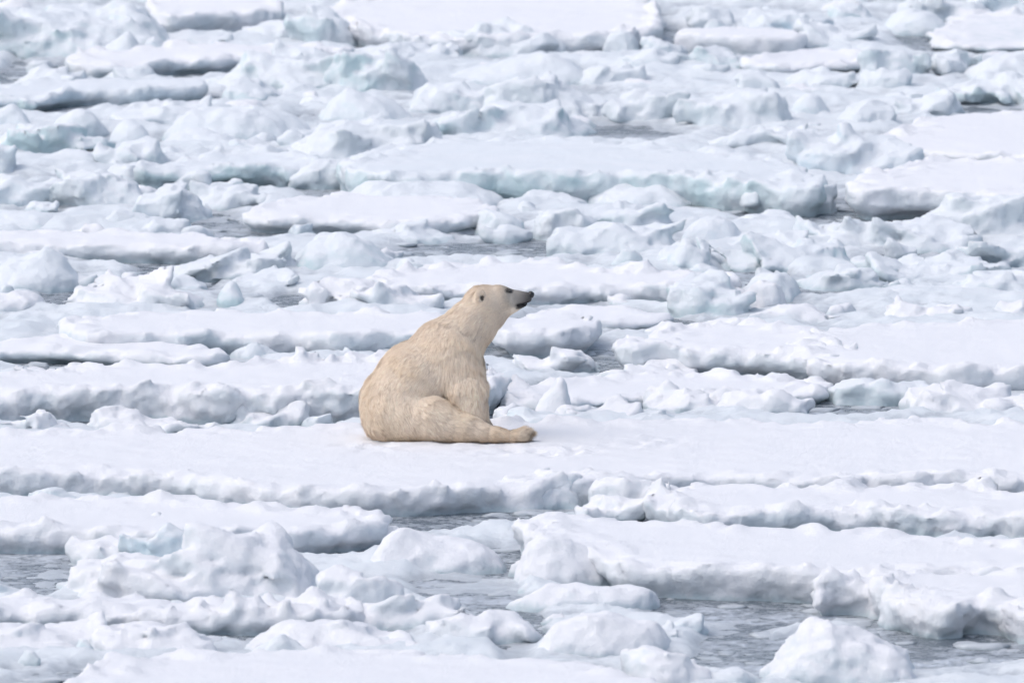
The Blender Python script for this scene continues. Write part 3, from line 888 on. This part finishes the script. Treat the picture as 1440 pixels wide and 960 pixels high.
# brash: countless small low pieces and slush crumbs, one object
import bmesh
bm = bmesh.new()
bmesh.ops.create_icosphere(bm, subdivisions=2, radius=1.0)
iv = np.array([v.co[:] for v in bm.verts], np.float32)
itri = np.array([[v.index for v in f.verts] for f in bm.faces], np.int32)
bm.free()
keep = (iv[itri][:, :, 2].max(1) > -0.05)
itri = itri[keep]
used = np.unique(itri)
remap = -np.ones(len(iv), np.int32); remap[used] = np.arange(len(used))
iv = iv[used]; itri = remap[itri]
V, T = [], []
base = 0
nb = 0
tries = 0
while nb < 3400 and tries < 40000:
    tries += 1
    px, py = rng.uniform(-260, 1700), rng.uniform(-20, 1000)
    x, y = ground(px, py)
    if on_floe(x, y, 0.05):
        continue
    lead = in_lead(px, py)
    if lead and rng.random() < 0.4:
        continue
    s = min(0.35, 0.025 + rng.exponential(0.055)) * (0.7 if lead else 1.0)
    hh = s * rng.uniform(0.10, 0.24) * (0.6 if lead else 1.0)
    a = rng.uniform(0, 6.28)
    v = iv.copy()
    v *= (1 + 0.9 * noise(v * 0.9 + rng.uniform(0, 99, 3)) + 0.45 * noise(v * 2.1 + rng.uniform(0, 99, 3)))[:, None]
    sx, sy = s, s * rng.uniform(.55, 1)
    vx, vy = v[:, 0] * sx, v[:, 1] * sy
    w = np.stack([vx * math.cos(a) - vy * math.sin(a) + x, vx * math.sin(a) + vy * math.cos(a) + y, np.sign(v[:, 2]) * np.abs(v[:, 2]) ** 0.8 * hh], 1)
    V.append(w); T.append(itri + base)
    base += len(w)
    nb += 1
brash = link('brash_ice', make_mesh('brash_ice', np.concatenate(V), np.concatenate(T)), MAT_SLUSH)
brash['kind'] = 'stuff'
tag(brash, 'countless small crumbs of brash ice floating in the slushy leads', 'brash ice')
# ------------------------------------------------------------------ the polar bear
M = BEAR_DIST / math.cos(DEP_BEAR) / F_PX
SD, CD = math.sin(DEP_BEAR), math.cos(DEP_BEAR)
Y_NEAR = -0.27
BEAR_FLOE_H = BEAR_FLOE_HP * mpp(692)

def bp_(px, py, y):
    return np.array([(px - 620) * M, y, ((620 - py) * M - (y - Y_NEAR) * SD) / CD], np.float32)

def d_cone(P, a, b, ra, rb, ys):
    """round cone between two balls, widened or narrowed sideways by ys"""
    c = a + (b - a) * 0.5
    Q = P - c
    Q = np.stack([Q[..., 0], Q[..., 1] / ys, Q[..., 2]], -1)
    a2 = (a - c) / np.array([1, ys, 1]); b2 = (b - c) / np.array([1, ys, 1])
    ab = b2 - a2
    t = np.clip(((Q - a2) @ ab) / (ab @ ab + 1e-9), 0, 1)
    d = np.linalg.norm(Q - a2 - t[..., None] * ab, axis=-1) - (ra + (rb - ra) * t)
    return d * min(1.0, ys)

# (a, b, radius a, radius b in pixels, sideways factor, blend, lie of the coat)
PRIM = [
    ((565, 566, 0), (588, 537, 0), 56, 54, 1.15, .00, (-.55, 0, -.8)),
    ((588, 537, 0), (628, 503, 0), 54, 46, 1.02, .06, (-.75, 0, -.55)),
    ((628, 503, 0), (645, 528, 0), 46, 35, .80, .06, (-.35, 0, -.9)),
    ((630, 492, 0), (663, 453, 0), 43, 28, .92, .07, (-.6, 0, -.7)),
    ((663, 453, 0), (683, 431, 0), 28, 25.5, .90, .05, (-.7, 0, -.5)),
    ((682, 430, 0), (701, 423, 0), 26, 19.5, .96, .04, (-.95, 0, -.1)),
    ((701, 424, 0), (738, 420.5, 0), 18.5, 8.5, .86, .03, (-.98, 0, .05)),
    ((698, 441, 0), (733, 427.5, 0), 14, 5.5, .9, .03, (-.95, 0, -.2)),
    ((692, 446, 0), (667, 474, 0), 16, 18, .9, .05, (-.5, 0, -.85)),
    # near foreleg
    ((632, 505, -.16), (655, 548, -.235), 36, 26.5, .8, .04, (-.1, 0, -1)),
    ((655, 548, -.235), (666, 592, -.245), 26.5, 19, .85, .02, (.05, 0, -1)),
    ((666, 597, -.245), (681, 603, -.25), 13, 9, 1.2, .03, (.5, 0, -.8)),
    # far foreleg
    ((632, 505, .15), (656, 548, .17), 36, 26, .8, .05, (-.1, 0, -1)),
    ((656, 548, .17), (667, 590, .18), 26, 19, .85, .03, (.05, 0, -1)),
    ((667, 594, .18), (682, 600, .19), 13, 9, 1.2, .03, (.5, 0, -.8)),
    # near hind leg, stretched forward on the snow
    ((556, 580, -.17), (604, 587, -.29), 45, 31, .85, .04, (.55, 0, -.6)),
    ((604, 587, -.29), (650, 601, -.34), 31, 19, .85, .03, (.9, 0, -.35)),
    ((650, 601, -.34), (692, 609, -.36), 19, 9.5, .9, .03, (.97, 0, -.2)),
    ((692, 609.5, -.36), (716, 613, -.365), 9.5, 6.5, 1.4, .025, (1, 0, -.05)),
    ((718, 612.5, -.365), (731, 610.5, -.37), 7.0, 7.5, 1.5, .02, (1, 0, .12)),
    ((731, 608, -.40), (736, 607.5, -.40), 4.2, 3.6, 1.0, .012, (1, 0, .2)),
    ((732, 610, -.36), (738, 609.5, -.36), 4.2, 3.6, 1.0, .012, (1, 0, .2)),
    ((731, 612, -.33), (736, 612, -.32), 4.2, 3.6, 1.0, .012, (1, 0, .2)),
    # far hind leg
    ((558, 580, .17), (606, 587, .27), 45, 32, .85, .04, (.55, 0, -.6)),
    ((606, 587, .27), (648, 598, .31), 32, 20, .85, .03, (.9, 0, -.35)),
    ((648, 598, .31), (676, 604, .32), 19, 11, .95, .03, (.97, 0, -.2)),
]
PR = [(bp_(*a), bp_(*b), ra * M, rb * M, ys, k, np.array(fl, np.float32)) for a, b, ra, rb, ys, k, fl in PRIM]
HEAD_W = 0.11
EAR = [bp_(674.5, 419, -0.118), bp_(674.5, 419, 0.118)]

def bear_field(P, parts=False):
    D = None
    ds = []
    for a, b, ra, rb, ys, k, fl in PR:
        d = d_cone(P, a, b, ra, rb, ys)
        ds.append(d)
        D = d if D is None else smin(D, d, k)
    for e, sg in zip(EAR, (-1, 1)):
        q = (P - e)
        q2 = np.stack([q[..., 0] / 0.042, q[..., 1] / 0.040, q[..., 2] / 0.054], -1)
        ear = (np.linalg.norm(q2, axis=-1) - 1) * 0.026
        D = smin(D, ear, 0.012)
        q = P - e - np.array([0.016, sg * 0.032, -0.006], np.float32)
        q3 = np.stack([q[..., 0] / 0.019, q[..., 1] / 0.020, q[..., 2] / 0.028], -1)
        cup = (np.linalg.norm(q3, axis=-1) - 1) * 0.015
        D = smax(D, -cup, 0.008)
    # mouth slit
    D = smax(D, -d_cone(P, bp_(726, 430.5, 0), bp_(748, 426.5, 0), 0.006, 0.006, 14.0), 0.008)
    D = D + 0.006 * noise(P / 0.11) + 0.003 * noise(P / 0.05)
    return (D, np.stack(ds, -1)) if parts else D

st = 0.0095
lo = np.array([-0.70, -0.62, -0.03]); hi = np.array([0.80, 0.60, 1.28])
gx, gy, gz = [np.arange(lo[i], hi[i], st, dtype=np.float32) for i in range(3)]
Fb = np.empty((len(gx), len(gy), len(gz)), np.float32)
for i0 in range(0, len(gx), 16):
    G = np.stack(np.meshgrid(gx[i0:i0 + 16], gy, gz, indexing='ij'), -1)
    Fb[i0:i0 + 16] = bear_field(G)
Fb = np.maximum(Fb, -(gz[None, None, :] + 0.018))
bv, bq = surface_nets(Fb, lo, (st, st, st))

def to_px(v):
    return 620 + v[:, 0] / M, 620 - (v[:, 2] * CD + (v[:, 1] - Y_NEAR) * SD) / M

CREAM = np.array([0.84, 0.725, 0.59])
def bear_colour(v):
    px, py = 620 + v[:, 0] / M, 620 - (v[:, 2] * CD - Y_NEAR * SD) / M      # side-view coordinates
    n1 = noise(v / 0.16 + 3)[:, None]; n2 = noise(v / 0.05 + 9)[:, None]
    c = CREAM * (1 + 0.10 * n1 + 0.07 * n2)
    yel = (sstep(0.0, 0.45, noise(v / 0.22 + 31)) * 0.35)[:, None]
    c = c * (1 - yel) + np.array([0.80, 0.67, 0.49]) * yel
    low = (sstep(0.16, 0.02, v[:, 2]) * 0.45)[:, None]                      # browner towards the ground
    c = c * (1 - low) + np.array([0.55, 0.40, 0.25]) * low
    # soiled folds of the neck
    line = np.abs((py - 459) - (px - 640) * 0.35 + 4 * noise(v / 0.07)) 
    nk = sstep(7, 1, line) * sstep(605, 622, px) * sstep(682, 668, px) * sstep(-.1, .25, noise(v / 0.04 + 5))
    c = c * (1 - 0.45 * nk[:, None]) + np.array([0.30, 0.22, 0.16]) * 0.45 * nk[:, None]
    pw_ = (sstep(716, 730, px) * sstep(590, 600, py) * 0.5)[:, None]
    c = c * (1 - pw_) + np.array([0.66, 0.60, 0.52]) * pw_
    # the head is greyer, the muzzle short haired over black skin
    hd = (sstep(690, 712, px) * 0.35 * sstep(470, 450, py))[:, None]
    c = c * (1 - hd) + np.array([0.72, 0.66, 0.58]) * hd
    mz = sstep(709, 729, px + 0.6 * (432 - py) * 0.5 + 3 * noise(v / 0.03)[:]) * sstep(436, 430, py - (px - 730) * -.0) * sstep(455, 440, py)
    c = c * (1 - 0.78 * mz[:, None]) + np.array([0.12, 0.12, 0.125]) * 0.78 * mz[:, None]
    tip = sstep(724, 742, px) * sstep(440, 432, py)
    c = c * (1 - 0.75 * tip[:, None]) + np.array([0.03, 0.03, 0.032]) * 0.75 * tip[:, None]
    lip = sstep(5.5, 2.5, np.abs(py - 430.5 + (px - 735) * .15)) * sstep(722, 727, px)
    c = c * (1 - 0.92 * lip[:, None]) + np.array([0.012, 0.012, 0.014]) * 0.92 * lip[:, None]
    eye = sstep(1, 0.5, np.hypot((px - 715.5) / 6.5, (py - 410.5) / 4.0))
    c = c * (1 - 0.85 * eye[:, None]) + np.array([0.03, 0.028, 0.027]) * 0.85 * eye[:, None]
    for e, sg in zip(EAR, (-1, 1)):
        r = np.linalg.norm((v - (e + np.array([0.018, sg * 0.024, -0.010]))) / np.array([0.022, 0.036, 0.031]), axis=1)
        q = sstep(1.15, 0.6, r)[:, None]
        c = c * (1 - 0.93 * q) + np.array([0.025, 0.02, 0.018]) * 0.93 * q
    return np.clip(c, 0.008, 0.9)

def set_colour(me, c, name='Col'):
    a = me.color_attributes.new(name, 'FLOAT_COLOR', 'POINT')
    a.data.foreach_set('color', np.concatenate([c, np.ones((len(c), 1))], 1).astype(np.float32).ravel())

def fur_material(name, through):      # through: share of light that shines through the hair
    m, nt, bs = new_mat(name)
    at = N(nt, 'ShaderNodeAttribute', attribute_name='Col')
    nt.links.new(at.outputs['Color'], bs.inputs['Base Color'])
    bs.inputs['Roughness'].default_value = 0.65
    bs.inputs['Specular IOR Level'].default_value = 0.2
    out = nt.nodes['Material Output']
    tr = N(nt, 'ShaderNodeBsdfTranslucent')
    nt.links.new(at.outputs['Color'], tr.inputs['Color'])
    mx = N(nt, 'ShaderNodeMixShader')
    mx.inputs[0].default_value = through
    nt.links.new(bs.outputs[0], mx.inputs[1]); nt.links.new(tr.outputs[0], mx.inputs[2])
    nt.links.new(mx.outputs[0], out.inputs['Surface'])
    return m

MAT_FUR = fur_material('cream_fur', 0.22)
MAT_BODY = fur_material('cream_underfur', 0.0)
m_, nt_, MAT_BLACK_B = new_mat('moist_black_skin')
MAT_BLACK = m_
MAT_BLACK_B.inputs['Base Color'].default_value = (0.012, 0.012, 0.013, 1)
MAT_BLACK_B.inputs['Roughness'].default_value = 0.35

bx, by = ground(620, 620, BEAR_FLOE_H)
bear = bpy.data.objects.new('polar_bear', None)
col.objects.link(bear)
bear.location = (bx, by - Y_NEAR, BEAR_FLOE_H - 0.004)
tag(bear, 'cream polar bear sitting on the snow floe with its snout raised to the right', 'polar bear')

body_me = make_mesh('body', bv, bq)
set_colour(body_me, bear_colour(bv))
link('body', body_me, MAT_BODY, bear)

# coat: many short tapering locks that follow the lie of the fur
tri = np.concatenate([bq[:, [0, 1, 2]], bq[:, [0, 2, 3]]])
A, Bv, C = bv[tri[:, 0]], bv[tri[:, 1]], bv[tri[:, 2]]
cr = np.cross(Bv - A, C - A)
area = np.linalg.norm(cr, axis=1) * 0.5
NS = 170000
rg = np.random.default_rng(5)
cent = (A + Bv + C) / 3
wt = area * np.where(cent[:, 2] < -0.005, 0, 1) * np.where(cent[:, 0] > 0.40, 2.2, 1.0) * np.where(cent[:, 1] > 0.12, 0.45, 1.0)
pick = rg.choice(len(tri), NS, p=wt / wt.sum())
r1, r2 = np.sqrt(rg.random(NS)), rg.random(NS)
root = (A[pick] * (1 - r1)[:, None] + Bv[pick] * (r1 * (1 - r2))[:, None] + C[pick] * (r1 * r2)[:, None]).astype(np.float32)
nrm = np.zeros((NS, 3), np.float32)
eps = 0.012
for ax in range(3):
    e = np.zeros(3, np.float32); e[ax] = eps
    nrm[:, ax] = bear_field(root + e) - bear_field(root - e)
nrm /= np.linalg.norm(nrm, axis=1)[:, None] + 1e-9
_, parts = bear_field(root, True)
w = np.exp(-np.clip(parts - parts.min(1)[:, None], 0, 1) / 0.02)
w /= w.sum(1)[:, None]
flow = w @ np.stack([p[6] for p in PR])
fl0 = flow / (np.linalg.norm(flow, axis=1)[:, None] + 1e-9)
stq = root - 0.86 * fl0 * (root * fl0).sum(1)[:, None]
streak = noise(stq / 0.008 + 13) + 0.5 * noise(stq / 0.02 + 57)      # locks that hang together along the lie
# whorls and clumps
flow = flow + 0.45 * np.stack([noise(root / 0.10 + 11), noise(root / 0.10 + 47), noise(root / 0.10 + 83)], 1) \
            + 0.28 * np.stack([noise(root / 0.032 + 11), noise(root / 0.032 + 47), noise(root / 0.032 + 83)], 1) \
            + rg.normal(0, 0.10, (NS, 3))
tan = flow - (flow * nrm).sum(1)[:, None] * nrm
tan /= np.linalg.norm(tan, axis=1)[:, None] + 1e-9
rx, rz = 620 + root[:, 0] / M, 620 - (root[:, 2] * CD - Y_NEAR * SD) / M
ln = 0.060 * (0.75 + 0.5 * rg.random(NS)) * (1 + 0.5 * noise(root / 0.13 + 60))
ln *= 1 - 0.62 * sstep(668, 700, rx) * sstep(470, 445, rz)
ln *= 1 - 0.60 * sstep(706, 722, rx) * sstep(470, 445, rz)
ln *= 1 - 0.3 * sstep(600, 660, rx) * sstep(560, 590, rz)
ln *= 1 + 0.7 * sstep(715, 732, rx) * sstep(585, 600, rz)
ln *= 1 + 0.35 * sstep(690, 672, rx) * sstep(455, 475, rz) * sstep(655, 670, rx)
for e in EAR:
    ln *= 1 - 0.6 * (np.linalg.norm(root - e, axis=1) < 0.06)
for e, sg in zip(EAR, (-1, 1)):
    ln *= np.linalg.norm((root - (e + np.array([0.018, sg * 0.026, -0.010]))) / np.array([0.02, 0.03, 0.028]), axis=1) > 1
lift = 0.28 + 0.22 * rg.random(NS) + 0.20 * np.clip(streak, -1, 1)
lift = np.clip(lift, 0.10, 0.8)
wd = np.where(rx > 700, 0.0018, 0.0030) * (0.7 + 0.6 * rg.random(NS))
side = np.cross(tan, nrm)
side /= np.linalg.norm(side, axis=1)[:, None] + 1e-9
p0 = root - nrm * 0.003
p1 = p0 + (tan * 0.55 + nrm * (lift * 0.6)[:, None]) * ln[:, None]
p2 = p0 + (tan * 1.0 + nrm * (lift * 0.62)[:, None]) * ln[:, None] + np.array([0, 0, -0.004], np.float32)
hw = (side * wd[:, None])
vv = np.stack([p0 - hw, p0 + hw, p1 - hw * .75, p1 + hw * .75, p2], 1).reshape(-1, 3)
vv[:, 2] = np.maximum(vv[:, 2], -0.004)
b5 = (np.arange(NS) * 5)[:, None]
ft = np.concatenate([b5 + np.array([[0, 1, 3]]), b5 + np.array([[0, 3, 2]]), b5 + np.array([[2, 3, 4]])])
fur_me = make_mesh('fur', vv, ft)
cr_ = bear_colour(root)
jit = (1 + 0.11 * streak + 0.06 * rg.normal(0, 1, NS))[:, None]
cc = np.repeat((cr_ * jit)[:, None, :], 5, 1)
cc[:, 0:2] *= 0.88          # the underfur is a little duller than the guard-hair tips
cc[:, 4] *= 1.08
set_colour(fur_me, np.clip(cc.reshape(-1, 3), 0.006, 0.92))
fur = link('fur', fur_me, MAT_FUR, bear)
fur['kind'] = 'stuff'

def blob(name, c, r, mat, parent, nz=0.0):
    bm = bmesh.new()
    bmesh.ops.create_icosphere(bm, subdivisions=3, radius=1.0)
    v = np.array([x.co[:] for x in bm.verts], np.float32)
    f = np.array([[x.index for x in q.verts] for q in bm.faces], np.int32)
    bm.free()
    if nz:
        v *= (1 + nz * noise(v * 1.4 + 5))[:, None]
    return link(name, make_mesh(name, v * np.array(r), f), mat, parent, tuple(float(t) for t in c))

nose = bp_(744.5, 416.5, 0)
blob('nose', nose, (0.027, 0.032, 0.029), MAT_BLACK, bear, 0.15)
for sg in (-1, 1):
    # where the side of the face lies at the eye
    e = bp_(716, 411, 0)
    ys_ = np.linspace(0, 0.2, 200)
    pts = np.stack([np.full(200, e[0]), sg * ys_, np.full(200, e[2])], 1).astype(np.float32)
    fv = bear_field(pts)
    yy = ys_[np.argmax(fv > 0)]
    blob('eye', (e[0], sg * (yy + 0.004), e[2]), (0.015, 0.011, 0.0105), MAT_BLACK, bear)
    blob('nostril', (nose[0] + 0.013, sg * 0.014, nose[2] + 0.002), (0.011, 0.009, 0.009), MAT_BLACK, bear)
